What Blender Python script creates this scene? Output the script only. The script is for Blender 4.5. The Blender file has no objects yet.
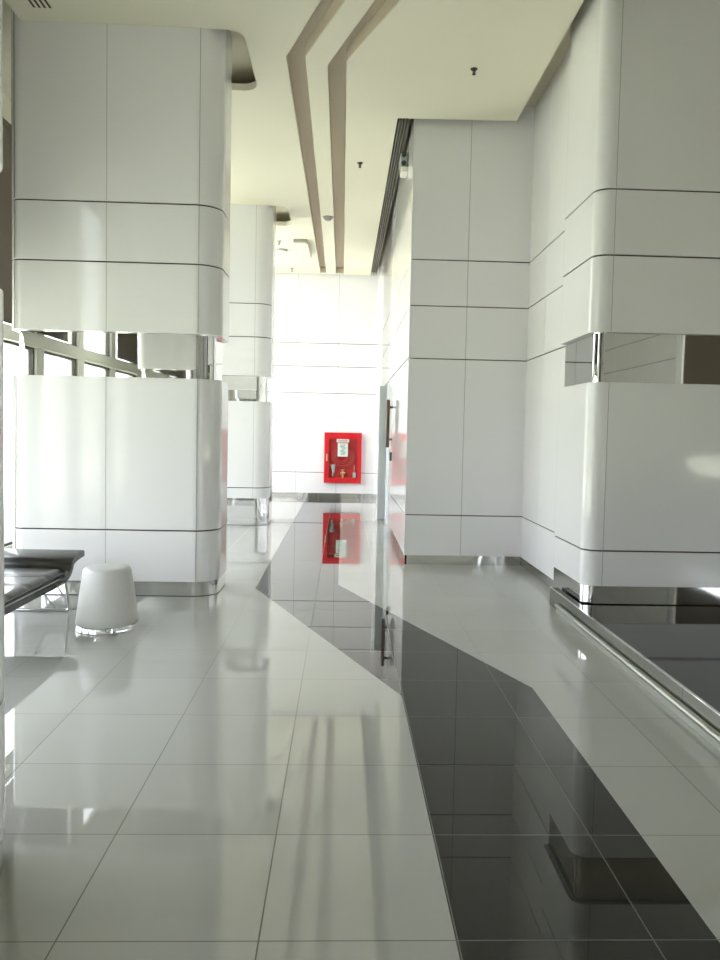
import bpy, bmesh, math, random
from mathutils import Vector, Matrix
random.seed(4)
PI = math.pi
scene = bpy.context.scene
COL = scene.collection

# ------------------------------------------------------------------ camera
F_PX, CX, CY = 756.8, 370.04, 470.57
PITCH, YAW, ROLL = 0.051292, 0.036166, 0.021111
EYE = Vector((0.0, 0.0, 1.53))
cp, sp, cy_, sy_ = math.cos(PITCH), math.sin(PITCH), math.cos(YAW), math.sin(YAW)
fwd = Vector((sy_*cp, cy_*cp, -sp))
r0 = Vector((cy_, -sy_, 0.0))
u0 = r0.cross(fwd)
rt = r0*math.cos(ROLL) + u0*math.sin(ROLL)
up = -r0*math.sin(ROLL) + u0*math.cos(ROLL)
cam_data = bpy.data.cameras.new('camera')
cam = bpy.data.objects.new('camera', cam_data)
COL.objects.link(cam)
rot = Matrix((rt, up, -fwd)).transposed()
cam.matrix_world = Matrix.Translation(EYE) @ rot.to_4x4()
cam_data.sensor_width = 36.0
cam_data.sensor_fit = 'AUTO'
cam_data.lens = F_PX*36.0/960.0
cam_data.shift_x = (360.0-CX)/960.0
cam_data.shift_y = (CY-480.0)/960.0
cam_data.clip_start = 0.05
cam_data.clip_end = 200
scene.camera = cam

# ------------------------------------------------------------------ world: bright overcast sky, sunlit greenery below the horizon
world = bpy.data.worlds.new('daylight')
scene.world = world
world.use_nodes = True
wn = world.node_tree
wn.nodes.clear()
wo = wn.nodes.new('ShaderNodeOutputWorld')
wb = wn.nodes.new('ShaderNodeBackground')
wt = wn.nodes.new('ShaderNodeTexCoord')
wsx = wn.nodes.new('ShaderNodeSeparateXYZ')
wr = wn.nodes.new('ShaderNodeValToRGB')
wr.color_ramp.elements[0].position = 0.47
wr.color_ramp.elements[0].color = (0.65, 0.68, 0.52, 1)
wr.color_ramp.elements[1].position = 0.56
wr.color_ramp.elements[1].color = (0.88, 0.905, 1.0, 1)
wm = wn.nodes.new('ShaderNodeMath')
wm.operation = 'MULTIPLY_ADD'
wm.inputs[1].default_value = 0.5
wm.inputs[2].default_value = 0.5
wn.links.new(wt.outputs['Generated'], wsx.inputs[0])
wn.links.new(wsx.outputs['Z'], wm.inputs[0])
wn.links.new(wm.outputs[0], wr.inputs[0])
wn.links.new(wr.outputs[0], wb.inputs[0])
wb.inputs[1].default_value = 1.0
wn.links.new(wb.outputs[0], wo.inputs[0])

# high sun over the roof: lights the paving outside, reaches no surface in view directly
sun_d = bpy.data.lights.new('sun', 'SUN')
sun_d.energy = 3.0
sun_d.angle = 0.01
sun_d.color = (1.0, 0.97, 0.93)
sun = bpy.data.objects.new('sun', sun_d)
COL.objects.link(sun)
sun.rotation_euler = (math.radians(-12), math.radians(24), 0)
# added area light outside the far window bays, brightens the far wall
dl = bpy.data.lights.new('far_end_fill', 'AREA')
dl.shape = 'RECTANGLE'
dl.size, dl.size_y = 4.6, 4.4
dl.energy = 38
dl.color = (1.0, 0.96, 0.975)
dlo = bpy.data.objects.new('far_end_fill', dl)
COL.objects.link(dlo)
dlo.location = (-4.35, 15.3, 2.5)
dlo.rotation_euler = (PI/2, 0, -PI/2)

vs = scene.view_settings
vs.view_transform = 'Standard'
vs.look = 'None'
vs.exposure = 3.2
vs.gamma = 1.0
vs.use_curve_mapping = False
cyc = scene.cycles
cyc.max_bounces = 14
cyc.diffuse_bounces = 8
cyc.glossy_bounces = 6
cyc.transmission_bounces = 6
cyc.transparent_max_bounces = 12
cyc.caustics_reflective = False
cyc.caustics_refractive = False
cyc.sample_clamp_indirect = 6.0
cyc.blur_glossy = 0.0


# ------------------------------------------------------------------ materials
def mat(name, color, rough=0.5, metal=0.0, spec=0.5, coat=0.0, bump=None, vary=None, ior=1.5):
    m = bpy.data.materials.new(name)
    m.use_nodes = True
    nt = m.node_tree
    b = nt.nodes['Principled BSDF']
    b.inputs['Base Color'].default_value = (*color, 1)
    b.inputs['Roughness'].default_value = rough
    b.inputs['Metallic'].default_value = metal
    b.inputs['IOR'].default_value = ior
    b.inputs['Coat Weight'].default_value = coat
    b.inputs['Coat Roughness'].default_value = 0.04
    if bump or vary:
        tc = nt.nodes.new('ShaderNodeTexCoord')
    if bump:
        sc, st, dist = bump[:3]
        mp = nt.nodes.new('ShaderNodeMapping')
        if len(bump) > 3:
            mp.inputs['Scale'].default_value = bump[3]
        no = nt.nodes.new('ShaderNodeTexNoise')
        no.inputs['Scale'].default_value = sc
        no.inputs['Detail'].default_value = 1.5
        bp = nt.nodes.new('ShaderNodeBump')
        bp.inputs['Strength'].default_value = st
        bp.inputs['Distance'].default_value = dist
        nt.links.new(tc.outputs['Object'], mp.inputs[0])
        nt.links.new(mp.outputs[0], no.inputs['Vector'])
        nt.links.new(no.outputs[0], bp.inputs['Height'])
        nt.links.new(bp.outputs[0], b.inputs['Normal'])
        if coat:
            nt.links.new(bp.outputs[0], b.inputs['Coat Normal'])
    if vary:
        sc, amt = vary
        no = nt.nodes.new('ShaderNodeTexNoise')
        no.inputs['Scale'].default_value = sc
        no.inputs['Detail'].default_value = 3
        mx = nt.nodes.new('ShaderNodeMix')
        mx.data_type = 'RGBA'
        mx.inputs[6].default_value = (*[c*(1-amt) for c in color], 1)
        mx.inputs[7].default_value = (*[min(1, c*(1+amt)) for c in color], 1)
        nt.links.new(tc.outputs['Object'], no.inputs['Vector'])
        nt.links.new(no.outputs[0], mx.inputs[0])
        nt.links.new(mx.outputs[2], b.inputs['Base Color'])
    return m


M = {}
M['panel'] = mat('white_gloss_panel', (0.755, 0.747, 0.768), 0.07, bump=(1.1, 0.05, 0.02), vary=(0.7, 0.015))
M['joint'] = mat('dark_joint', (0.035, 0.03, 0.027), 0.5)
M['hair'] = mat('panel_seam', (0.30, 0.30, 0.28), 0.6)
M['mirror'] = mat('polished_steel', (0.72, 0.72, 0.71), 0.02, 1.0, bump=(1.3, 0.06, 0.02, (1, 1, 0.5)))
M['mirror_wavy'] = mat('wavy_steel', (0.72, 0.72, 0.71), 0.03, 1.0, bump=(3.0, 0.40, 0.02, (1, 1, 0.3)))
M['chrome'] = mat('chrome', (0.78, 0.78, 0.78), 0.06, 1.0)
M['steel'] = mat('brushed_steel', (0.27, 0.275, 0.25), 0.25, 1.0, vary=(4, 0.06))
M['ceil'] = mat('painted_ceiling', (0.75, 0.715, 0.59), 0.75, vary=(1.2, 0.012))
M['groove'] = mat('taupe_groove_paint', (0.60, 0.53, 0.43), 0.8)
M['plenum'] = mat('plenum_grey', (0.62, 0.58, 0.46), 0.9)
M['frame'] = mat('window_frame_paint', (0.66, 0.66, 0.55), 0.4)
M['dark_frame'] = mat('dark_window_gasket', (0.05, 0.045, 0.04), 0.5)
M['blind'] = mat('brown_blind_fabric', (0.115, 0.092, 0.070), 0.85, vary=(30, 0.08))
M['white_paint'] = mat('white_plaster', (0.78, 0.78, 0.80), 0.45, vary=(2, 0.02))
M['leather'] = mat('black_leather', (0.010, 0.010, 0.009), 0.27, coat=0.2, bump=(60, 0.12, 0.004))
M['piping'] = mat('leather_seam', (0.010, 0.010, 0.012), 0.45)
M['drum'] = mat('pale_drum_lacquer', (0.52, 0.52, 0.51), 0.42, vary=(3, 0.015))
M['red'] = mat('red_enamel', (0.52, 0.005, 0.012), 0.28, coat=0.3)
M['dark_red'] = mat('red_cabinet_lining', (0.55, 0.008, 0.016), 0.5)
M['hose'] = mat('red_hose_rubber', (0.46, 0.012, 0.014), 0.5)
M['paper'] = mat('white_paper', (0.85, 0.85, 0.84), 0.7)
M['ink'] = mat('grey_blue_print', (0.30, 0.36, 0.42), 0.7)
M['ink_red'] = mat('faded_red_print', (0.55, 0.28, 0.28), 0.7)
M['grey_plastic'] = mat('grey_plastic', (0.42, 0.45, 0.46), 0.4)
M['brass'] = mat('brass_valve', (0.72, 0.42, 0.25), 0.3, 0.8)
M['wood'] = mat('brown_wood', (0.10, 0.066, 0.048), 0.4, vary=(12, 0.2))
M['black'] = mat('black_plastic', (0.012, 0.012, 0.012), 0.45)
M['slat'] = mat('grille_aluminium', (0.30, 0.27, 0.22), 0.4, 0.3)
M['rail'] = mat('rail_steel', (0.40, 0.405, 0.37), 0.38, 1.0)
M['granite'] = mat('black_polished_granite', (0.020, 0.021, 0.024), 0.05, vary=(60, 0.25), ior=1.6)
M['lamp_white'] = mat('white_plastic', (0.78, 0.76, 0.70), 0.4)
M['head_grey'] = mat('detector_plastic', (0.36, 0.34, 0.30), 0.5)
M['head_dark'] = mat('sprinkler_bronze', (0.05, 0.04, 0.032), 0.4, 0.4)
M['ground'] = mat('pale_paving', (0.62, 0.635, 0.50), 0.9, vary=(0.6, 0.1))
M['jamb'] = mat('grey_aluminium', (0.74, 0.78, 0.82), 0.4, 0.0)
M['door_side'] = mat('grey_gloss_cladding', (0.30, 0.29, 0.29), 0.12, 0.5)


def glass_mat():
    m = bpy.data.materials.new('window_glass')
    m.use_nodes = True
    nt = m.node_tree
    nt.nodes.clear()
    out = nt.nodes.new('ShaderNodeOutputMaterial')
    mix = nt.nodes.new('ShaderNodeMixShader')
    tr = nt.nodes.new('ShaderNodeBsdfTransparent')
    tr.inputs[0].default_value = (0.95, 0.97, 0.95, 1)
    gl = nt.nodes.new('ShaderNodeBsdfGlossy')
    gl.inputs['Roughness'].default_value = 0.01
    fr = nt.nodes.new('ShaderNodeFresnel')
    # same reflectance from either side of the sheet
    ge = nt.nodes.new('ShaderNodeNewGeometry')
    mr = nt.nodes.new('ShaderNodeMapRange')
    mr.inputs[3].default_value = 1.45
    mr.inputs[4].default_value = 1/1.45
    nt.links.new(ge.outputs['Backfacing'], mr.inputs[0])
    nt.links.new(mr.outputs[0], fr.inputs[0])
    nt.links.new(fr.outputs[0], mix.inputs[0])
    nt.links.new(tr.outputs[0], mix.inputs[1])
    nt.links.new(gl.outputs[0], mix.inputs[2])
    nt.links.new(mix.outputs[0], out.inputs[0])
    return m


M['glass'] = glass_mat()


def floor_mat():
    m = bpy.data.materials.new('polished_floor_tiles')
    m.use_nodes = True
    nt = m.node_tree
    L = nt.links.new
    b = nt.nodes['Principled BSDF']
    geo = nt.nodes.new('ShaderNodeNewGeometry')
    sx = nt.nodes.new('ShaderNodeSeparateXYZ')
    L(geo.outputs['Position'], sx.inputs[0])

    def mth(op, a, bb=None, c=None):
        n = nt.nodes.new('ShaderNodeMath')
        n.operation = op
        for i, v in enumerate((a, bb, c)):
            if v is None:
                continue
            if isinstance(v, (int, float)):
                n.inputs[i].default_value = v
            else:
                L(v, n.inputs[i])
        return n.outputs[0]

    def ramp(v, a, bb, c, d):
        n = nt.nodes.new('ShaderNodeMapRange')
        n.clamp = True
        for i, k in enumerate((a, bb, c, d)):
            n.inputs[i+1].default_value = k
        L(v, n.inputs[0])
        return n.outputs[0]
    X, Y = sx.outputs[0], sx.outputs[1]
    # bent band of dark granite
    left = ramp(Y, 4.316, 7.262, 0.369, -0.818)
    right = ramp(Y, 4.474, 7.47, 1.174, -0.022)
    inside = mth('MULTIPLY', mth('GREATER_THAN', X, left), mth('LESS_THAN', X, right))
    # grout grid, 0.6 m tiles
    T = 0.6

    def line(v, off, hw):
        t = mth('FRACT', mth('DIVIDE', mth('SUBTRACT', v, off-100*T), T))
        d = mth('MULTIPLY', mth('MINIMUM', t, mth('SUBTRACT', 1.0, t)), T)
        return mth('LESS_THAN', d, hw)
    lx = line(X, -0.825, 0.0024)
    ly = line(Y, 2.2, 0.0021)
    grout = mth('MAXIMUM', lx, ly)
    # per-tile tone
    ix = mth('FLOOR', mth('DIVIDE', mth('SUBTRACT', X, -0.825), T))
    iy = mth('FLOOR', mth('DIVIDE', mth('SUBTRACT', Y, 2.2), T))
    cmb = nt.nodes.new('ShaderNodeCombineXYZ')
    L(ix, cmb.inputs[0])
    L(iy, cmb.inputs[1])
    wno = nt.nodes.new('ShaderNodeTexWhiteNoise')
    wno.noise_dimensions = '2D'
    L(cmb.outputs[0], wno.inputs['Vector'])
    no = nt.nodes.new('ShaderNodeTexNoise')
    no.inputs['Scale'].default_value = 3.0
    no.inputs['Detail'].default_value = 6
    L(geo.outputs['Position'], no.inputs['Vector'])
    tone = mth('ADD', mth('MULTIPLY_ADD', wno.outputs[0], 0.05, 0.94), mth('MULTIPLY', no.outputs[0], 0.06))

    def mix(f, a, bb):
        n = nt.nodes.new('ShaderNodeMix')
        n.data_type = 'RGBA'
        L(f, n.inputs[0])
        for k, v in ((6, a), (7, bb)):
            if isinstance(v, tuple):
                n.inputs[k].default_value = (*v, 1)
            else:
                L(v, n.inputs[k])
        return n.outputs[2]
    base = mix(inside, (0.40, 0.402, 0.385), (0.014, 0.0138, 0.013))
    sc = nt.nodes.new('ShaderNodeVectorMath')
    sc.operation = 'SCALE'
    L(base, sc.inputs[0])
    L(tone, sc.inputs['Scale'])
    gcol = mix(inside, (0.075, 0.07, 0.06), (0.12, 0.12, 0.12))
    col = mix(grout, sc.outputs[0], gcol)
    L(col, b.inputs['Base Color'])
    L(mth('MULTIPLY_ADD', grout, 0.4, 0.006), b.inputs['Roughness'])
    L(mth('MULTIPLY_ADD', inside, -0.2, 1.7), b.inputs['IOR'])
    n2 = nt.nodes.new('ShaderNodeTexNoise')
    n2.inputs['Scale'].default_value = 1.6
    n2.inputs['Detail'].default_value = 1
    L(geo.outputs['Position'], n2.inputs['Vector'])
    bp = nt.nodes.new('ShaderNodeBump')
    bp.inputs['Strength'].default_value = 0.015
    bp.inputs['Distance'].default_value = 0.01
    L(n2.outputs[0], bp.inputs['Height'])
    L(bp.outputs[0], b.inputs['Normal'])
    return m


M['floor'] = floor_mat()


# ------------------------------------------------------------------ mesh helpers
def link(name, bm, mats, parent=None, smooth=None, loc=None):
    me = bpy.data.meshes.new(name)
    bmesh.ops.remove_doubles(bm, verts=bm.verts, dist=1e-6)
    bmesh.ops.recalc_face_normals(bm, faces=bm.faces)
    bm.to_mesh(me)
    bm.free()
    for mm in (mats if isinstance(mats, (list, tuple)) else [mats]):
        me.materials.append(mm)
    if smooth is not None:
        for p in me.polygons:
            p.use_smooth = True
        me.set_sharp_from_angle(angle=math.radians(smooth))
    o = bpy.data.objects.new(name, me)
    COL.objects.link(o)
    if smooth == 35:            # keep the big flats truly flat next to rounded corners
        wnm = o.modifiers.new('weighted', 'WEIGHTED_NORMAL')
        wnm.mode = 'FACE_AREA'
        wnm.weight = 100
        wnm.keep_sharp = True
    if parent is not None:
        o.parent = parent
    if loc is not None:
        o.location = loc
    return o


def thing(name, label, cat, loc=(0, 0, 0), rotz=0.0, group=None):
    o = bpy.data.objects.new(name, None)
    o.empty_display_size = 0.1
    COL.objects.link(o)
    o.location = loc
    o.rotation_euler = (0, 0, rotz)
    o['label'] = label
    o['category'] = cat
    if group:
        o['group'] = group
    return o


def tag(o, label, cat, group=None):
    o['label'] = label
    o['category'] = cat
    if group:
        o['group'] = group
    return o


def struct(o):
    o['kind'] = 'structure'
    return o


def box(bm, x0, x1, y0, y1, z0, z1, mi=0, bev=0.0):
    g = bmesh.new()
    bmesh.ops.create_cube(g, size=1.0)
    for v in g.verts:
        v.co = Vector((x0 + (v.co.x+.5)*(x1-x0), y0 + (v.co.y+.5)*(y1-y0), z0 + (v.co.z+.5)*(z1-z0)))
    if bev > 0:
        bmesh.ops.bevel(g, geom=list(g.edges), offset=bev, segments=2, affect='EDGES', profile=0.5)
    merge(bm, g, mi)


def merge(bm, g, mi=0):
    vm = {}
    for v in g.verts:
        vm[v] = bm.verts.new(v.co)
    for f in g.faces:
        try:
            nf = bm.faces.new([vm[v] for v in f.verts])
            nf.material_index = mi
        except ValueError:
            pass
    g.free()


def tube(bm, pts, r, n=12, mi=0, cap=True):
    pts = [Vector(p) for p in pts]
    rings = []
    prev = None
    for i, p in enumerate(pts):
        if i == 0:
            d = pts[1]-pts[0]
        elif i == len(pts)-1:
            d = pts[-1]-pts[-2]
        else:
            d = (pts[i+1]-pts[i]).normalized() + (pts[i]-pts[i-1]).normalized()
        d.normalize()
        if prev is None:
            a = d.cross(Vector((0, 0, 1)))
            if a.length < 1e-3:
                a = d.cross(Vector((1, 0, 0)))
        else:
            a = prev - d*prev.dot(d)
        a.normalize()
        prev = a
        b = d.cross(a)
        rings.append([bm.verts.new(p + a*math.cos(2*PI*k/n)*r + b*math.sin(2*PI*k/n)*r) for k in range(n)])
    for A, B in zip(rings, rings[1:]):
        for k in range(n):
            f = bm.faces.new((A[k], A[(k+1) % n], B[(k+1) % n], B[k]))
            f.material_index = mi
    if cap:
        bm.faces.new(rings[0][::-1]).material_index = mi
        bm.faces.new(rings[-1]).material_index = mi


def fillet(pts, r, n=6):
    pts = [Vector(p) for p in pts]
    out = [pts[0]]
    for i in range(1, len(pts)-1):
        p = pts[i]
        a = (pts[i-1]-p).normalized()
        b = (pts[i+1]-p).normalized()
        s, e = p+a*r, p+b*r
        for k in range(n+1):
            t = k/n
            out.append(s*(1-t)**2 + p*2*t*(1-t) + e*t*t)
    out.append(pts[-1])
    return out


def lathe(bm, prof, c=(0, 0, 0), n=48, mi=0):
    c = Vector(c)
    rings = []
    for r, z in prof:
        if r < 1e-6:
            rings.append([bm.verts.new(c+Vector((0, 0, z)))])
        else:
            rings.append([bm.verts.new(c+Vector((r*math.cos(2*PI*k/n), r*math.sin(2*PI*k/n), z))) for k in range(n)])
    for A, B in zip(rings, rings[1:]):
        for k in range(n):
            k2 = (k+1) % n
            if len(A) == 1 and len(B) == 1:
                continue
            if len(A) == 1:
                f = bm.faces.new((A[0], B[k2], B[k]))
            elif len(B) == 1:
                f = bm.faces.new((A[k], A[k2], B[0]))
            else:
                f = bm.faces.new((A[k], A[k2], B[k2], B[k]))
            f.material_index = mi


def rr(x0, x1, y0, y1, rad, inset=0.0, n=16):
    """rounded rectangle outline; rad = radii at (x1,y0),(x1,y1),(x0,y1),(x0,y0)"""
    x0 += inset
    x1 -= inset
    y0 += inset
    y1 -= inset
    cs = [((x1, y0), (-1, 1), -PI/2), ((x1, y1), (-1, -1), 0), ((x0, y1), (1, -1), PI/2), ((x0, y0), (1, 1), PI)]
    out = []
    for (c, s, a0), r in zip(cs, rad):
        r = max(r-inset, 0.004)
        ox, oy = c[0]+s[0]*r, c[1]+s[1]*r
        for k in range(n+1):
            a = a0 + k/n*PI/2
            out.append((ox+r*math.cos(a), oy+r*math.sin(a)))
    return out


def rprism(bm, rect, rad, z0, z1, inset=0.0, bev=0.004, mi=0):
    lv = [(bev, z0), (bev*0.3, z0+bev*0.3), (0, z0+bev), (0, z1-bev), (bev*0.3, z1-bev*0.3), (bev, z1)]
    rings = [[bm.verts.new((x, y, z)) for x, y in rr(*rect, rad, inset+i)] for i, z in lv]
    n = len(rings[0])
    for A, B in zip(rings, rings[1:]):
        for k in range(n):
            bm.faces.new((A[k], A[(k+1) % n], B[(k+1) % n], B[k])).material_index = mi
    bm.faces.new(rings[0][::-1]).material_index = mi
    bm.faces.new(rings[-1]).material_index = mi


H = 5.02           # ceiling height
TOP = 5.24         # underside of the slab above the false ceiling
GAPH = 0.006       # half height of a horizontal joint
J1, JM0, JM1, J2, J3 = 0.60, 1.97, 2.37, 2.98, 3.50


# ------------------------------------------------------------------ floor and slab above
bm = bmesh.new()
box(bm, -4.2, 6.2, -9.2, 17.6, -0.2, 0.0)
struct(link('floor', bm, M['floor']))
bm = bmesh.new()
box(bm, -30, -4.2, -30, 40, -0.25, -0.15)
box(bm, 6.2, 34, -30, 40, -0.25, -0.15)
box(bm, -4.2, 6.2, -30, -9.2, -0.25, -0.15)
struct(link('ground', bm, M['ground']))
bm = bmesh.new()
box(bm, -4.2, 6.2, -9.2, 17.6, TOP, TOP+0.2)
struct(link('ceiling_slab', bm, M['plenum']))

# ------------------------------------------------------------------ false ceiling with notches round the columns and two bent grooves
FAR, RECY, CORX, RECX = 17.25, 8.70, 0.73, 2.09
COLS = [(-3.02, -1.118, 1.66, 2.72), (-2.985, -1.125, 6.845, 7.64), (-3.02, -1.17, 12.04, 12.9)]


def notch(y0, y1, xr=-0.945, r=0.16):
    pts = [(-2.86, y1)]
    for k in range(9):
        a = PI/2 - k/8*PI/2
        pts.append((xr-r+r*math.cos(a), y1-r+r*math.sin(a)))
    for k in range(9):
        a = -k/8*PI/2
        pts.append((xr-r+r*math.cos(a), y0+r+r*math.sin(a)))
    pts.append((-2.86, y0))
    return pts            # running from far to near


outline = [(-2.86, -9.0), (1.86, -9.0), (1.86, 8.56), (0.535, 8.60), (0.535, 17.13), (-3.2, 17.13), (-3.2, 14.0), (-2.86, 14.0)]
outline += notch(12.055, 13.20)
outline += notch(6.86, 8.05)
outline += notch(1.675, 2.95)
GL = [(-0.58, 17.0), (-0.45, 17.0), (-0.425, 7.294), (-0.047, 6.328), (2.6*0-0.047+1.2*0.39, 6.328-1.2), (-0.249+1.2*0.373, 6.343-1.2), (-0.249, 6.343), (-0.605, 7.308)]
GR = [(-0.233, 17.0), (-0.060, 17.0), (-0.038, 7.36), (0.398, 6.295), (0.398+1.2*0.41, 6.295-1.2), (0.188+1.2*0.36, 6.311-1.2), (0.188, 6.311), (-0.22, 7.433)]


def curve_slab(name, loops, z0, z1, m):
    cu = bpy.data.curves.new(name, 'CURVE')
    cu.dimensions = '2D'
    cu.fill_mode = 'BOTH'
    cu.extrude = (z1-z0)/2
    for lp in loops:
        s = cu.splines.new('POLY')
        s.points.add(len(lp)-1)
        for p, (x, y) in zip(s.points, lp):
            p.co = (x, y, 0, 1)
        s.use_cyclic_u = True
    tmp = bpy.data.objects.new(name+'_tmp', cu)
    COL.objects.link(tmp)
    dg = bpy.context.evaluated_depsgraph_get()
    me = bpy.data.meshes.new_from_object(tmp.evaluated_get(dg))
    COL.objects.unlink(tmp)
    bpy.data.objects.remove(tmp)
    for v in me.vertices:
        v.co.z += (z0+z1)/2
    me.name = name
    me.materials.clear()
    me.materials.append(m)
    o = bpy.data.objects.new(name, me)
    COL.objects.link(o)
    return o


struct(curve_slab('ceiling', [outline, GL, GR], H, H+0.07, M['ceil']))


def groove_cap(name, loop):
    """upside-down trough lining the groove"""
    bm = bmesh.new()
    zt, zb = H+0.128, H+0.012
    n = len(loop)
    c = Vector((sum(p[0] for p in loop)/n, sum(p[1] for p in loop)/n))
    hi = [bm.verts.new((x, y, zt+0.004)) for x, y in loop]
    lo = [bm.verts.new((x, y, zb)) for x, y in loop]
    # slightly inside the cut so the lining is seen
    for i in range(n):
        bm.faces.new((hi[i], hi[(i+1) % n], lo[(i+1) % n], lo[i]))
    f = bm.faces.new(hi)
    bmesh.ops.triangulate(bm, faces=[f])
    return struct(link(name, bm, M['groove']))


def shrink(loop, d):
    out = []
    n = len(loop)
    area = sum(loop[i][0]*loop[(i+1) % n][1]-loop[(i+1) % n][0]*loop[i][1] for i in range(n))
    s = 1 if area > 0 else -1
    for i in range(n):
        p0, p1, p2 = (Vector(loop[i-1]), Vector(loop[i]), Vector(loop[(i+1) % n]))
        a = (p1-p0).normalized()
        b = (p2-p1).normalized()
        na = Vector((-a.y, a.x))*s
        nb = Vector((-b.y, b.x))*s
        m_ = (na+nb)
        m_ = m_/max(m_.dot(na), 0.3)
        q = p1+m_*d
        out.append((q.x, q.y))
    return out


groove_cap('trim_1', shrink(GL, 0.004))
groove_cap('trim_2', shrink(GR, 0.004))


# ------------------------------------------------------------------ panelled walls
def panel_wall(name, O, U, N, ubr, zbr, thick=0.02, back=0.16, gapv=0.002, mats=None, parent=None, extra=None):
    """O origin on the finished face, U along the wall, N outward normal (towards the viewer)"""
    bm = bmesh.new()
    O, U, N = Vector(O), Vector(U), Vector(N)

    def put(u0, u1, n0, n1, z0, z1, mi, bev=0.0):
        a = O+U*u0+N*n0
        b = O+U*u1+N*n1
        box(bm, min(a.x, b.x), max(a.x, b.x), min(a.y, b.y), max(a.y, b.y), z0, z1, mi, bev)
    put(ubr[0]+0.021, ubr[-1], -thick-back, -thick+0.008, zbr[0], zbr[-1], 1)
    for i, (u0, u1) in enumerate(zip(ubr, ubr[1:])):
        for j, (z0, z1) in enumerate(zip(zbr, zbr[1:])):
            put(u0+(gapv if i else 0), u1-(gapv if i < len(ubr)-2 else 0), -thick, 0,
                z0+(GAPH if j else 0), z1-(GAPH if j < len(zbr)-2 else 0), 0, 0.0015)
    o = link(name, bm, mats or [M['panel'], M['joint']], parent)
    return o


ZB = [0.11, J1-.02, JM1+.01, J2, J3, TOP]
struct(panel_wall('wall_far', (-4.1, FAR, 0), (1, 0, 0), (0, -1, 0), [0, 1.22, 2.13, 3.03, 3.95, 4.83], ZB))
struct(panel_wall('wall_recess_front', (CORX, RECY, 0), (1, 0, 0), (0, -1, 0), [0.0205, 0.655, RECX-CORX+0.02], ZB))
struct(panel_wall('wall_recess_side', (RECX, 7.0, 0), (0, 1, 0), (-1, 0, 0), [0, 0.95, RECY-7.0], ZB))
# corridor wall: white panel, door leaf below the head line, grey cladding, white end panel
struct(panel_wall('wall_corridor', (CORX, RECY, 0), (0, 1, 0), (-1, 0, 0), [0.0, 2.55], [0.11, J1-.02, JM1+.01]))
struct(panel_wall('wall_corridor_upper', (CORX, RECY, 0), (0, 1, 0), (-1, 0, 0), [0.0, 3.72], [JM1+.01+2*GAPH, J2, J3, TOP]))
struct(panel_wall('wall_corridor_cladding', (CORX, RECY+3.72, 0), (0, 1, 0), (-1, 0, 0), [0.0, 2.6], [JM1, J2, J3, TOP], mats=[M['door_side'], M['joint']]))
struct(panel_wall('wall_corridor_end', (CORX, RECY+6.32, 0), (0, 1, 0), (-1, 0, 0), [0.0, FAR-RECY-6.32], [0.0, TOP]))
bm = bmesh.new()
box(bm, CORX+0.012, CORX+0.15, RECY+3.75, RECY+6.32, 0.0, JM1-.01, 0)
struct(link('wall_corridor_lower', bm, M['door_side']))


def baseboard(name, x0, x1, y0, y1, z1=0.112):
    bm = bmesh.new()
    box(bm, x0, x1, y0, y1, 0.0, z1, 0)
    return struct(link(name, bm, M['mirror_wavy']))


baseboard('baseboard_far', -4.1, CORX, FAR+0.012, FAR+0.03)
baseboard('baseboard_recess_front', CORX+0.012, RECX+0.02, RECY+0.012, RECY+0.03)
baseboard('baseboard_recess_side', RECX+0.012, RECX+0.03, 7.0, RECY)
baseboard('baseboard_corridor', CORX+0.012, CORX+0.03, RECY+0.012, RECY+2.55)

# block behind the recess, and front wall of the right bay
bm = bmesh.new()
box(bm, CORX+0.2, 6.2, RECY+0.2, RECY+0.4, 0, TOP)
struct(link('wall_behind_recess', bm, M['white_paint']))
bm = bmesh.new()
box(bm, RECX+0.2, 6.2, 6.985, 7.15, 0, TOP)
struct(link('wall_right_bay', bm, M['white_paint']))

# ------------------------------------------------------------------ door in the corridor wall
bm = bmesh.new()
y0, y1 = RECY+2.556, RECY+3.70
box(bm, CORX, CORX+0.045, y0, y1, 0.012, JM1+.003, 0, 0.0015)
door = struct(link('door_1', bm, M['panel']))
bm = bmesh.new()
box(bm, CORX-0.115, CORX+0.06, RECY+4.55, RECY+4.69, 0.0, 2.33, 0, 0.006)
box(bm, CORX-0.02, CORX+0.06, RECY+3.71, RECY+3.75, 0.0, 2.33, 0, 0.004)
link('door_jamb', bm, M['jamb'], door)
bm = bmesh.new()
box(bm, CORX-0.095, CORX-0.045, 11.27, 11.37, 1.30, 2.01, 0, 0.008)
for z in (1.42, 1.90):
    box(bm, CORX-0.05, CORX, 11.315, 11.345, z-.015, z+.015, 0)
link('door_handle', bm, M['wood'], door)
bm = bmesh.new()
box(bm, CORX-0.03, CORX, 11.30, 11.38, 1.10, 1.23, 0, 0.005)
link('door_lock', bm, M['black'], door)


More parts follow.
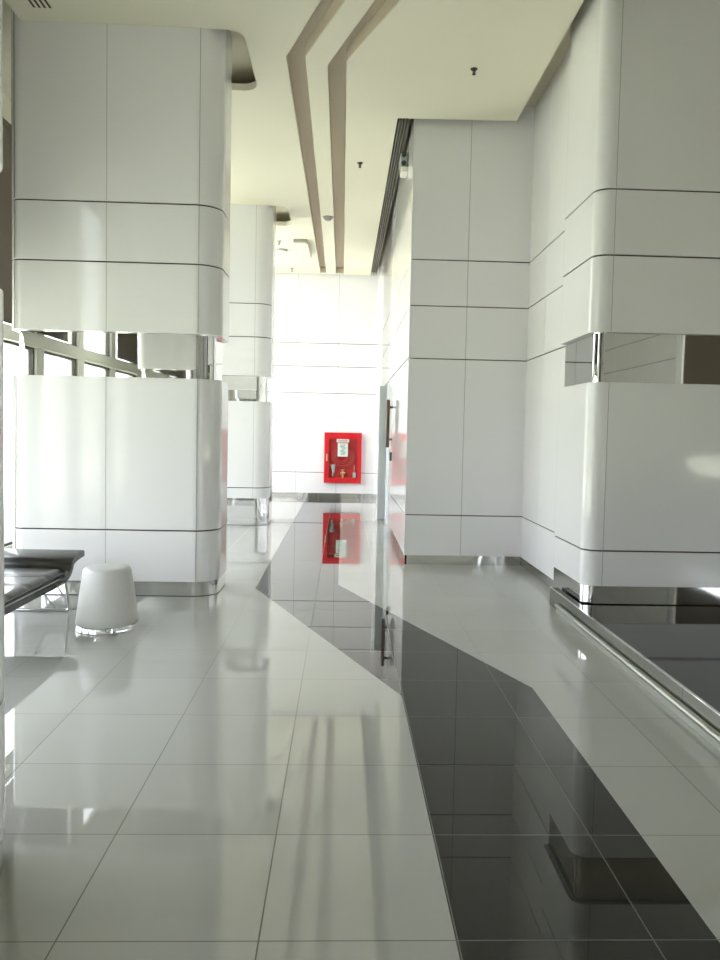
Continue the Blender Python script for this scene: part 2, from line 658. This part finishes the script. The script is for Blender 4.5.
# ------------------------------------------------------------------ columns
def column(label, rect, rad, base_top, vx, base_bottom=0.0, group=None, mirror_inset=0.06, edge_y=None):
    x0, x1, y0, y1 = rect
    c = ((x0+x1)/2, (y0+y1)/2)
    t = thing('column', label, 'column', (c[0], c[1], base_bottom), 0, group)
    R = (x0-c[0], x1-c[0], y0-c[1], y1-c[1])
    dz = -base_bottom

    def seam(bm, z0, z1):
        for x in vx:
            box(bm, x-c[0]-0.0022, x-c[0]+0.0022, R[2]-0.0006, R[2]+0.01, z0+dz+.004, z1+dz-.004, 1)
    lows = [(base_top, J1-GAPH), (J1+GAPH, JM0)] if base_top < J1-0.05 else [(base_top, JM0)]
    ups = [(JM1, J2-GAPH), (J2+GAPH, J3-GAPH), (J3+GAPH, TOP)]
    for nm, lst in (('lower_panel', lows), ('upper_panel', ups)):
        for z0, z1 in lst:
            bm = bmesh.new()
            rprism(bm, R, rad, z0+dz, z1+dz)
            seam(bm, z0, z1)
            link(nm, bm, [M['panel'], M['hair']], t, 35)
    bm = bmesh.new()
    rprism(bm, R, rad, base_top+dz+.004, JM0+dz-.01, 0.012)
    rprism(bm, R, rad, JM1+dz+.01, TOP+dz-.01, 0.012)
    link('joint_core', bm, M['joint'], t, 35)
    bm = bmesh.new()
    rprism(bm, R, rad, JM0+dz-.012, JM1+dz+.012, mirror_inset)
    link('mirror_band', bm, M['mirror'], t, 35)
    bm = bmesh.new()
    rprism(bm, R, rad, 0.006, base_top+dz+.005, 0.006, 0.002)
    link('base', bm, [M['mirror']], t, 35)
    bm = bmesh.new()
    rprism(bm, R, rad, 0.0, 0.007, 0.009, 0.001)
    link('floor_joint', bm, [M['joint']], t, 35)
    return t


RADL = (0.23, 0.23, 0.13, 0.13)
column('white panelled column cut off by the left edge of the photo, nearest the camera', COLS[0], RADL, 0.13, (-2.92, -2.12, -1.31))
column('wide white column with mirror band behind the pale drum stool', COLS[1], RADL, 0.134, (-2.92, -2.12, -1.312))
column('white column further back on the left, half hidden behind the nearer one', COLS[2], RADL, 0.432, (-2.92, -2.12, -1.42))
column('white rounded column with mirror band standing beside the black raised platform on the right',
       (1.98, 5.6, 6.05, 6.985), (0.05, 0.05, 0.05, 0.12), 0.31, (2.13, 4.1), 0.0, mirror_inset=0.045)

# ------------------------------------------------------------------ raised black platform on the right
pl = thing('raised_platform', 'low black polished stone platform with a steel edge along the right side', 'platform', (1.90, 0, 0))
PT = 0.158
bm = bmesh.new()
seams = [-8.9, -6.46, -4.26, -2.06, 0.14, 2.34, 4.54, 6.03]
for a, b in zip(seams, seams[1:]):
    for xa, xb in ((0.012, 1.3), (1.304, 2.7), (2.704, 4.1)):
        box(bm, xa, xb, a+.002, b-.002, 0.02, PT)
box(bm, 0.012, 0.066, 6.03, 6.72, 0.02, PT)
link('stone_top', bm, M['granite'], pl)
bm = bmesh.new()
ys = [-8.9] + [2.15+0.95*k-9.5 for k in range(0, 15) if -8.8 < 2.15+0.95*k-9.5 < 6.6] + [6.72]
for a, b in zip(ys, ys[1:]):
    box(bm, 0.0, 0.012, a+.0015, b-.0015, 0.0, PT-0.004)
box(bm, 0.0, 0.066, 6.72, 6.732, 0.0, PT-0.004)
link('side_panel', bm, M['steel'], pl)
bm = bmesh.new()
box(bm, -0.004, 0.014, -8.9, 6.735, PT-0.004, PT+0.004, 0, 0.002)
link('edge_trim', bm, M['chrome'], pl)
bm = bmesh.new()
tube(bm, [(-0.020, -8.9, 0.058), (-0.020, 6.45, 0.058)], 0.020, 16)
box(bm, -0.024, 0.0, -8.9, 6.45, 0.0, 0.042)
link('base_rail', bm, M['rail'], pl, 35)


# ------------------------------------------------------------------ outer walls with windows
XW = -3.9
posts = [0.8+1.55*k for k in range(-6, 11)]
bm = bmesh.new()
for p in posts:
    box(bm, XW-0.16, XW, p-0.13, p+0.13, 0.0, TOP)
box(bm, XW-0.10, XW+0.05, -9.0, FAR, 2.50, 2.66)
box(bm, XW-0.16, XW, -9.0, FAR, 4.9, TOP)
box(bm, XW-0.16, XW+0.01, -9.0, FAR, 0.0, 0.10)
box(bm, XW-0.16, XW, -9.0, posts[0]-.13, 0.1, 4.9)
box(bm, XW-0.16, XW, posts[-1]+.13, FAR, 0.1, 4.9)
struct(link('wall_left', bm, M['frame']))
LBAYS = list(zip(posts, posts[1:]))


def window(idx, axis, pos, a, b, z0, z1, s):
    """frame as the window itself, pane as its child; axis 'x': wall plane x=pos, a..b along y"""
    w = 0.03

    def bx(bm, u0, u1, zz0, zz1, d0, d1):
        if axis == 'x':
            box(bm, min(pos+s*d0, pos+s*d1), max(pos+s*d0, pos+s*d1), u0, u1, zz0, zz1)
        else:
            box(bm, u0, u1, min(pos+s*d0, pos+s*d1), max(pos+s*d0, pos+s*d1), zz0, zz1)
    bm = bmesh.new()
    bx(bm, a, a+w, z0, z1, -0.09, -0.03)
    bx(bm, b-w, b, z0, z1, -0.09, -0.03)
    bx(bm, a+w, b-w, z0, z0+w, -0.09, -0.03)
    bx(bm, a+w, b-w, z1-w, z1, -0.09, -0.03)
    o = struct(link('window_%d' % idx, bm, M['dark_frame']))
    bm = bmesh.new()
    bx(bm, a+w, b-w, z0+w, z1-w, -0.065, -0.055)
    link('window_pane', bm, M['glass'], o)
    return o


wi = 0
for a, b in LBAYS:
    for z0, z1 in ((0.10, 2.50), (2.66, 4.9)):
        wi += 1
        window(wi, 'x', XW, a+.13, b-.13, z0, z1, 1)


def blind(label, x, a, b, z0, z1, group=None):
    t = thing('roller_blind', label, 'blind', (x, (a+b)/2, z0), 0, group)
    h = z1-z0
    w = (b-a)/2
    bm = bmesh.new()
    box(bm, -0.004, 0.004, -w, w, 0.02, h)
    link('fabric', bm, M['blind'], t)
    bm = bmesh.new()
    box(bm, -0.012, 0.012, -w, w, 0.0, 0.03, 0, 0.004)
    link('bottom_bar', bm, M['blind'], t)
    bm = bmesh.new()
    tube(bm, [(0, -w, h+0.03), (0, w, h+0.03)], 0.035, 12)
    link('roller', bm, M['blind'], t, 40)
    return t


SIDE = 'brown roller blinds beside the entrance end of the left window wall'
for k, (a, b) in enumerate(LBAYS):
    if b > 10.2:
        continue
    if a > 6.9:
        blind('brown roller blind seen past the left side of the wide white column', XW+0.06, a, b, 2.68, 4.85, 'brown blinds left of the wide white column')
    elif 0.7 < a < 2.3:
        continue
    elif 2.3 < a < 3.9:
        blind('brown roller blind with a bright pane either side, mirrored in the wide white column', XW+0.06, a+.75, b, 2.68, 4.85)
    else:
        blind('brown roller blind on the upper windows of the left wall', XW+0.06, a, b, 2.68, 4.85, SIDE)
        if b > -3.8:
            continue
        blind('added brown roller blind, out of view, shading the lower windows of the left wall', XW+0.075, a, b, 0.12, 2.42, SIDE+', added lower row')  # added out of view to cut the daylight around the camera

# right outer wall
XR = 6.0
bm = bmesh.new()
rp = [-1.25, 0.85, 2.95, 5.05, 6.9]
for p in rp:
    box(bm, XR, XR+0.16, p-0.12, p+0.12, 0.0, TOP)
box(bm, XR-0.02, XR+0.16, -1.25, 7.0, 4.4, TOP)
box(bm, XR-0.02, XR+0.16, -1.25, 7.0, 0.0, 0.9)
struct(link('wall_right', bm, M['white_paint']))
for a, b in zip(rp, rp[1:]):
    wi += 1
    window(wi, 'x', XR, a+.12, b-.12, 0.9, 4.4, -1)
    blind('brown roller blind pulled over the right-hand windows', XR-0.05, a+.30, b-.12, 1.25, 4.35, 'brown roller blinds on the right wall')
struct(panel_wall('wall_right_rear', (XR, -8.98, 0), (0, 1, 0), (-1, 0, 0), [0, 0.9, 1.8], [0.0, J1, 2.30], back=0.1))
struct(panel_wall('wall_right_middle', (XR, -5.2, 0), (0, 1, 0), (-1, 0, 0), [0, 0.9, 1.8, 2.7, 3.8], [0.0, J1, 2.30], back=0.1))
struct(panel_wall('wall_right_rear_upper', (XR, -8.98, 0), (0, 1, 0), (-1, 0, 0), [0, 0.9, 1.8, 2.7, 3.6, 4.5, 5.4, 6.3, 7.6], [2.32, J2, J3, TOP], back=0.1))
wi += 1
window(wi, 'x', XR, -7.16, -5.20, 0.02, 2.31, -1)  # added window out of view, lets in light from the right rear
# rear wall behind the viewer: white panels
struct(panel_wall('wall_rear', (6.0, -9.0, 0), (-1, 0, 0), (0, 1, 0), [0, 1.0, 2.0, 3.0, 4.0, 5.0, 6.0, 7.0, 8.0, 9.0, 9.9], [0.0, J1, JM1, J2, J3, TOP]))

# ------------------------------------------------------------------ fire hose cabinet
fc = thing('fire_hose_cabinet', 'red glass-fronted fire hose cabinet mounted on the far white wall', 'fire cabinet', (0.0, FAR, 0.35))
X0, X1, ZH = -0.425, 0.418, 1.145
D = 0.10
IX0, IX1, IZ0, IZ1 = X0+.105, X1-.085, 0.115, ZH-.145
bm = bmesh.new()
box(bm, X0, IX0, -D, 0, 0, ZH, 0, 0.004)
box(bm, IX1, X1, -D, 0, 0, ZH, 0, 0.004)
box(bm, IX0, IX1, -D, 0, 0, IZ0, 0, 0.004)
box(bm, IX0, IX1, -D, 0, IZ1, ZH, 0, 0.004)
link('door_frame', bm, M['red'], fc)
bm = bmesh.new()
box(bm, IX0, IX1, -0.012, -0.002, IZ0, IZ1)
link('back_panel', bm, M['dark_red'], fc)
bm = bmesh.new()
box(bm, IX0, IX1, -0.092, -0.088, IZ0, IZ1)
gp = link('glass_pane', bm, M['glass'], fc)
bm = bmesh.new()
box(bm, X0+.045, X0+.075, -D-.018, -D, 0.50, 0.66, 0, 0.004)
link('latch', bm, M['brass'], fc)
bm = bmesh.new()
ccx, ccz = 0.0, 0.60
for rad in (0.13, 0.17, 0.21, 0.25):
    pts = [(ccx+rad*math.cos(2*PI*k/40), -0.045, ccz+rad*math.sin(2*PI*k/40)) for k in range(41)]
    tube(bm, pts, 0.019, 8, cap=False)
link('hose', bm, M['hose'], fc, 40)
bm = bmesh.new()
g = bmesh.new()
bmesh.ops.create_cone(g, cap_ends=True, segments=36, radius1=0.275, radius2=0.275, depth=0.012)
bmesh.ops.transform(g, matrix=Matrix.Translation((ccx, -0.020, ccz)) @ Matrix.Rotation(PI/2, 4, 'X'), verts=g.verts)
merge(bm, g)
link('hose_reel', bm, M['red'], fc, 40)
bm = bmesh.new()
box(bm, -0.15, 0.135, -0.086, -0.083, 0.925, 1.01)
np_ = link('name_plate', bm, M['paper'], fc)
bm = bmesh.new()
box(bm, -0.12, 0.10, -0.0875, -0.086, 0.945, 0.972)
link('print', bm, M['ink_red'], np_)
bm = bmesh.new()
box(bm, -0.122, 0.108, -0.086, -0.083, 0.605, 0.905)
nt_ = link('instruction_notice', bm, M['paper'], fc)
bm = bmesh.new()
for z, a, b in ((0.855, -.07, .05), (0.825, -.075, .03), (0.795, -.06, .06), (0.765, -.03, .06), (0.735, -.06, .02), (0.705, -.065, .06), (0.675, -.04, .06), (0.648, -.06, .045)):
    box(bm, a, b, -0.0875, -0.086, z, z+.019)
link('print', bm, M['ink'], nt_)
bm = bmesh.new()
g = bmesh.new()
bmesh.ops.create_cone(g, cap_ends=True, segments=16, radius1=0.022, radius2=0.058, depth=0.19)
bmesh.ops.transform(g, matrix=Matrix.Translation((-0.215, -0.055, 0.325)) @ Matrix.Rotation(-0.12, 4, 'Y') @ Matrix.Scale(0.55, 4, (0, 1, 0)), verts=g.verts)
merge(bm, g)
tube(bm, [(-0.225, -0.055, 0.24), (-0.228, -0.055, 0.15)], 0.016, 10)
link('nozzle', bm, M['grey_plastic'], fc, 40)
bm = bmesh.new()
tube(bm, [(0.0, -0.055, 0.12), (0.0, -0.055, 0.30)], 0.022, 10)
tube(bm, [(-0.06, -0.055, 0.225), (0.06, -0.055, 0.225)], 0.024, 10)
tube(bm, [(-0.045, -0.07, 0.30), (0.045, -0.07, 0.30)], 0.012, 8)
link('valve', bm, M['brass'], fc, 40)
bm = bmesh.new()
box(bm, 0.225, 0.30, -0.075, -0.03, 0.118, 0.245, 0, 0.008)
tube(bm, [(0.262, -0.05, 0.24), (0.262, -0.05, 0.42)], 0.008, 8)
link('coupling', bm, M['grey_plastic'], fc)

# ------------------------------------------------------------------ drum stool
st = thing('drum_stool', 'pale tapered drum stool with a chrome foot ring beside the black lounge chair', 'stool', (-1.764, 5.745, 0))
bm = bmesh.new()
prof = [(0.0, 0.052), (0.226, 0.052)]
zt, rb, rtp, rc = 0.472, 0.225, 0.176, 0.035
prof.append((0.228, 0.056))
for k in range(1, 9):
    z = 0.056+(zt-rc-0.056)*k/8
    prof.append((rb+(rtp-rb)*(k/8)**1.25, z))
for k in range(1, 9):
    a = k/8*PI/2
    prof.append((rtp-rc+rc*math.cos(a)-0.002*k/8, zt-rc+rc*math.sin(a)))
prof += [(0.07, zt+0.004), (0.0, zt+0.005)]
lathe(bm, prof, n=64)
link('body', bm, M['drum'], st, 50)
bm = bmesh.new()
lathe(bm, [(0.0, 0.0), (0.224, 0.0), (0.226, 0.003), (0.2265, 0.010), (0.221, 0.0475), (0.0, 0.048)], n=64)
link('foot_ring', bm, M['chrome'], st, 30)
bm = bmesh.new()
lathe(bm, [(0.20, 0.0475), (0.223, 0.0475), (0.223, 0.0525), (0.20, 0.0525)], n=64)
link('shadow_gap', bm, M['joint'], st)

# ------------------------------------------------------------------ lounge chair
lc = thing('lounge_chair', 'low black leather lounge chair on thin chrome legs at the left edge', 'lounge chair', (-2.15, 6.0, 0))
WID = 0.84


def yz_sheet(bm, path, half, x0, x1, mi=0):
    """thick bent shell: path of (y,z) centre points"""
    pts = [Vector((p[0], p[1])) for p in path]
    L_, R_ = [], []
    for i, p in enumerate(pts):
        d = (pts[min(i+1, len(pts)-1)]-pts[max(i-1, 0)]).normalized()
        n = Vector((-d.y, d.x))
        t = half*(0.55 if i in (0, len(pts)-1) else 1.0)
        L_.append(p+n*t)
        R_.append(p-n*t)
    loop = L_+R_[::-1]
    e = 0.010
    rows = []
    for x, ins in ((x0, e), (x0+e, 0), (x1-e, 0), (x1, e)):
        row = []
        for i, p in enumerate(loop):
            j = len(loop)-1-i
            c = (p+loop[j])/2
            q = p+(c-p)*(min(1, ins/max(half, 1e-4)*0.5) if ins else 0)
            row.append(bm.verts.new((x, q.x, q.y)))
        rows.append(row)
    n = len(loop)
    for A, B in zip(rows, rows[1:]):
        for k in range(n):
            bm.faces.new((A[k], A[(k+1) % n], B[(k+1) % n], B[k])).material_index = mi
    m_ = n//2
    for row, rev in ((rows[0], False), (rows[-1], True)):
        for i in range(m_-1):
            q = (row[i], row[i+1], row[n-2-i], row[n-1-i])
            bm.faces.new(q if not rev else q[::-1]).material_index = mi


base_path = [(-1.32, 0.315), (-1.2, 0.325), (-0.6, 0.325), (-0.12, 0.322), (0.02, 0.34), (0.09, 0.385), (0.125, 0.43), (0.20, 0.450), (0.30, 0.460), (0.385, 0.462)]
path = []
for i in range(len(base_path)-1):
    p0 = base_path[max(i-1, 0)]
    p1, p2 = base_path[i], base_path[i+1]
    p3 = base_path[min(i+2, len(base_path)-1)]
    for k in range(5):
        t = k/5
        path.append(tuple(0.5*((2*p1[j])+(-p0[j]+p2[j])*t+(2*p0[j]-5*p1[j]+4*p2[j]-p3[j])*t*t+(-p0[j]+3*p1[j]-3*p2[j]+p3[j])*t**3) for j in (0, 1)))
path.append(base_path[-1])
bm = bmesh.new()
yz_sheet(bm, path, 0.029, -WID, 0.0)
link('shell', bm, M['leather'], lc, 50)
# seat cushion with tufted seams
bm = bmesh.new()
cy0, cy1, cx0, cx1 = -1.29, 0.035, -WID+0.03, -0.035
NX, NY = 24, 40


def top(u, v):
    x = cx0+(cx1-cx0)*u
    y = cy0+(cy1-cy0)*v
    z = 0.392+0.012*v
    e = min(u, 1-u)*(cx1-cx0)
    f = min(v, 1-v)*(cy1-cy0)
    d = min(e, f)
    z -= 0.030*max(0, 1-d/0.045)**2
    for s in (0.25, 0.5, 0.75):
        z -= 0.010*math.exp(-((v-s)/0.012)**2)
    return (x, y, z)


grid = [[bm.verts.new(top(i/NX, j/NY)) for i in range(NX+1)] for j in range(NY+1)]
bot = [[None]*(NX+1) for _ in range(NY+1)]
for j in range(NY):
    for i in range(NX):
        bm.faces.new((grid[j][i], grid[j][i+1], grid[j+1][i+1], grid[j+1][i]))
edge = [grid[0][i] for i in range(NX)]+[grid[j][NX] for j in range(NY)]+[grid[NY][i] for i in range(NX, 0, -1)]+[grid[j][0] for j in range(NY, 0, -1)]
low = [bm.verts.new((v.co.x, v.co.y, 0.350)) for v in edge]
for k in range(len(edge)):
    k2 = (k+1) % len(edge)
    bm.faces.new((edge[k], low[k], low[k2], edge[k2]))
bm.faces.new(low)
link('seat_cushion', bm, M['leather'], lc, 50)
bm = bmesh.new()
tube(bm, [(cx1+0.004, cy0, 0.360), (cx1+0.004, cy1-0.02, 0.360)], 0.009, 8)
link('piping', bm, M['piping'], lc, 50)
for xs, sg in ((-0.075, 1), (-WID+0.075, -1)):
    bm = bmesh.new()
    tube(bm, fillet([(xs+sg*0.03, 0.06, 0.31), (xs, 0.245, 0.012), (-WID/2, 0.245, 0.012)], 0.035), 0.0105, 10)
    link('leg', bm, M['chrome'], lc, 50)
    bm = bmesh.new()
    tube(bm, [(xs-sg*0.20, 0.02, 0.30), (xs-sg*0.11, 0.245, 0.014)], 0.008, 10)
    link('strut', bm, M['chrome'], lc, 50)
    bm = bmesh.new()
    tube(bm, fillet([(xs+sg*0.03, -1.02, 0.30), (xs, -1.16, 0.012), (-WID/2, -1.16, 0.012)], 0.035), 0.0105, 10)
    link('leg', bm, M['chrome'], lc, 50)

# ------------------------------------------------------------------ ceiling fittings
def sprinkler(label, x, y, col, s=1.0):
    t = thing('sprinkler_head', label, 'sprinkler', (x, y, H))
    bm = bmesh.new()
    lathe(bm, [(0, 0), (0.040*s, 0), (0.038*s, -0.006), (0.018*s, -0.010), (0, -0.010)], n=24)
    link('escutcheon', bm, col, t, 40)
    bm = bmesh.new()
    lathe(bm, [(0, -0.008), (0.012*s, -0.008), (0.010*s, -0.045*s), (0.006*s, -0.055*s), (0.022*s, -0.058*s), (0.022*s, -0.061*s), (0, -0.061*s)], n=20)
    for sg in (-1, 1):
        tube(bm, [(sg*0.011*s, 0, -0.012), (sg*0.02*s, 0, -0.032*s), (sg*0.006*s, 0, -0.057*s)], 0.003*s, 6)
    link('deflector', bm, col, t, 40)
    return t


sprinkler('dark sprinkler head on the ceiling, nearest, right of the two grooves', 1.183, 7.40, M['head_dark'], 0.85)
sprinkler('dark sprinkler head on the ceiling halfway along, just right of the grooves', 0.148, 10.045, M['head_dark'], 0.95)
sprinkler('small grey sprinkler head at the far end close to the far wall', -1.176, 16.58, M['head_grey'], 1.3)
sprinkler('small grey sprinkler head on the far ceiling beside the second column', -1.26, 14.26, M['head_grey'], 1.3)
sd = thing('smoke_detector', 'round grey brown detector on the ceiling between the two grooves', 'detector', (-0.32, 12.587, H))
bm = bmesh.new()
lathe(bm, [(0, 0), (0.085, 0), (0.085, -0.018), (0.075, -0.024), (0, -0.024)], n=32)
link('base_plate', bm, M['head_grey'], sd, 40)
bm = bmesh.new()
lathe(bm, [(0, -0.024), (0.062, -0.024), (0.060, -0.040), (0.040, -0.058), (0, -0.062)], n=32)
link('sensor_dome', bm, M['head_grey'], sd, 40)
sk = thing('ceiling_speaker', 'small round pale speaker on the far ceiling behind the second column', 'speaker', (-1.26, 14.93, H))
bm = bmesh.new()
lathe(bm, [(0, 0), (0.11, 0), (0.11, -0.03), (0.10, -0.04), (0, -0.04)], n=32)
link('rim', bm, M['head_grey'], sk, 40)
bm = bmesh.new()
lathe(bm, [(0, -0.04), (0.09, -0.04), (0.06, -0.048), (0, -0.05)], n=32)
link('grille', bm, M['lamp_white'], sk, 40)
ah = thing('ceiling_access_panel', 'white rectangular panel set slightly below the far ceiling left of the grooves', 'access panel', (-0.84, 14.7, H))
bm = bmesh.new()
box(bm, -0.13, 0.12, -0.62, 0.62, -0.075, -0.012, 0, 0.004)
link('panel', bm, M['ceil'], ah)
bm = bmesh.new()
box(bm, -0.14, -0.125, -0.63, 0.63, -0.06, 0.0)
box(bm, -0.125, 0.11, -0.63, -0.615, -0.05, 0.0)
link('frame', bm, M['head_grey'], ah)  # grey strips put the shadow line and shaded near face into colour
cv = thing('ceiling_vent', 'slotted air vent in the ceiling at the top left corner', 'air vent', (-2.585, 6.1, H))
bm = bmesh.new()
box(bm, -0.095, 0.095, -0.55, 0.54, -0.004, 0.0)
link('frame', bm, M['ceil'], cv)
for k in range(4):
    bm = bmesh.new()
    x = -0.066+0.044*k
    box(bm, x-0.010, x+0.010, -0.53, 0.52, -0.0055, -0.0035)
    link('slot', bm, M['joint'], cv)

# linear slot diffuser between ceiling and corridor wall
ld = thing('slot_diffuser', 'long dark linear slot grille where ceiling meets the corridor wall', 'air grille', (0.54, 12.9, H))
bm = bmesh.new()
box(bm, 0.0, 0.135, -4.19, 4.2, 0.07, 0.085)
link('backing', bm, M['joint'], ld)
for k in range(4):
    bm = bmesh.new()
    x = 0.022+0.033*k
    box(bm, x, x+0.008, -4.19, 4.2, 0.0, 0.07)
    link('blade', bm, M['slat'], ld)

# emergency light high on the corridor wall
el = thing('emergency_light', 'twin-head emergency light high on the corridor wall under the slot grille', 'emergency light', (CORX, 9.55, 4.66))
bm = bmesh.new()
box(bm, -0.085, 0, -0.12, 0.12, 0.06, 0.125, 0, 0.008)
link('body', bm, M['lamp_white'], el)
bm = bmesh.new()
box(bm, -0.095, 0, -0.10, 0.10, 0.13, 0.29, 0, 0.012)
box(bm, -0.05, -0.02, -0.05, 0.05, 0.11, 0.135)
link('battery_box', bm, M['grey_plastic'], el)
for sg in (-1, 1):
    bm = bmesh.new()
    g = bmesh.new()
    bmesh.ops.create_cone(g, cap_ends=True, segments=16, radius1=0.022, radius2=0.030, depth=0.05)
    bmesh.ops.transform(g, matrix=Matrix.Translation((-0.055, -0.115, 0.21+sg*0.05)) @ Matrix.Rotation(PI/2, 4, 'X'), verts=g.verts)
    merge(bm, g)
    link('lamp_head', bm, M['black'], el, 40)

bpy.context.view_layer.update()
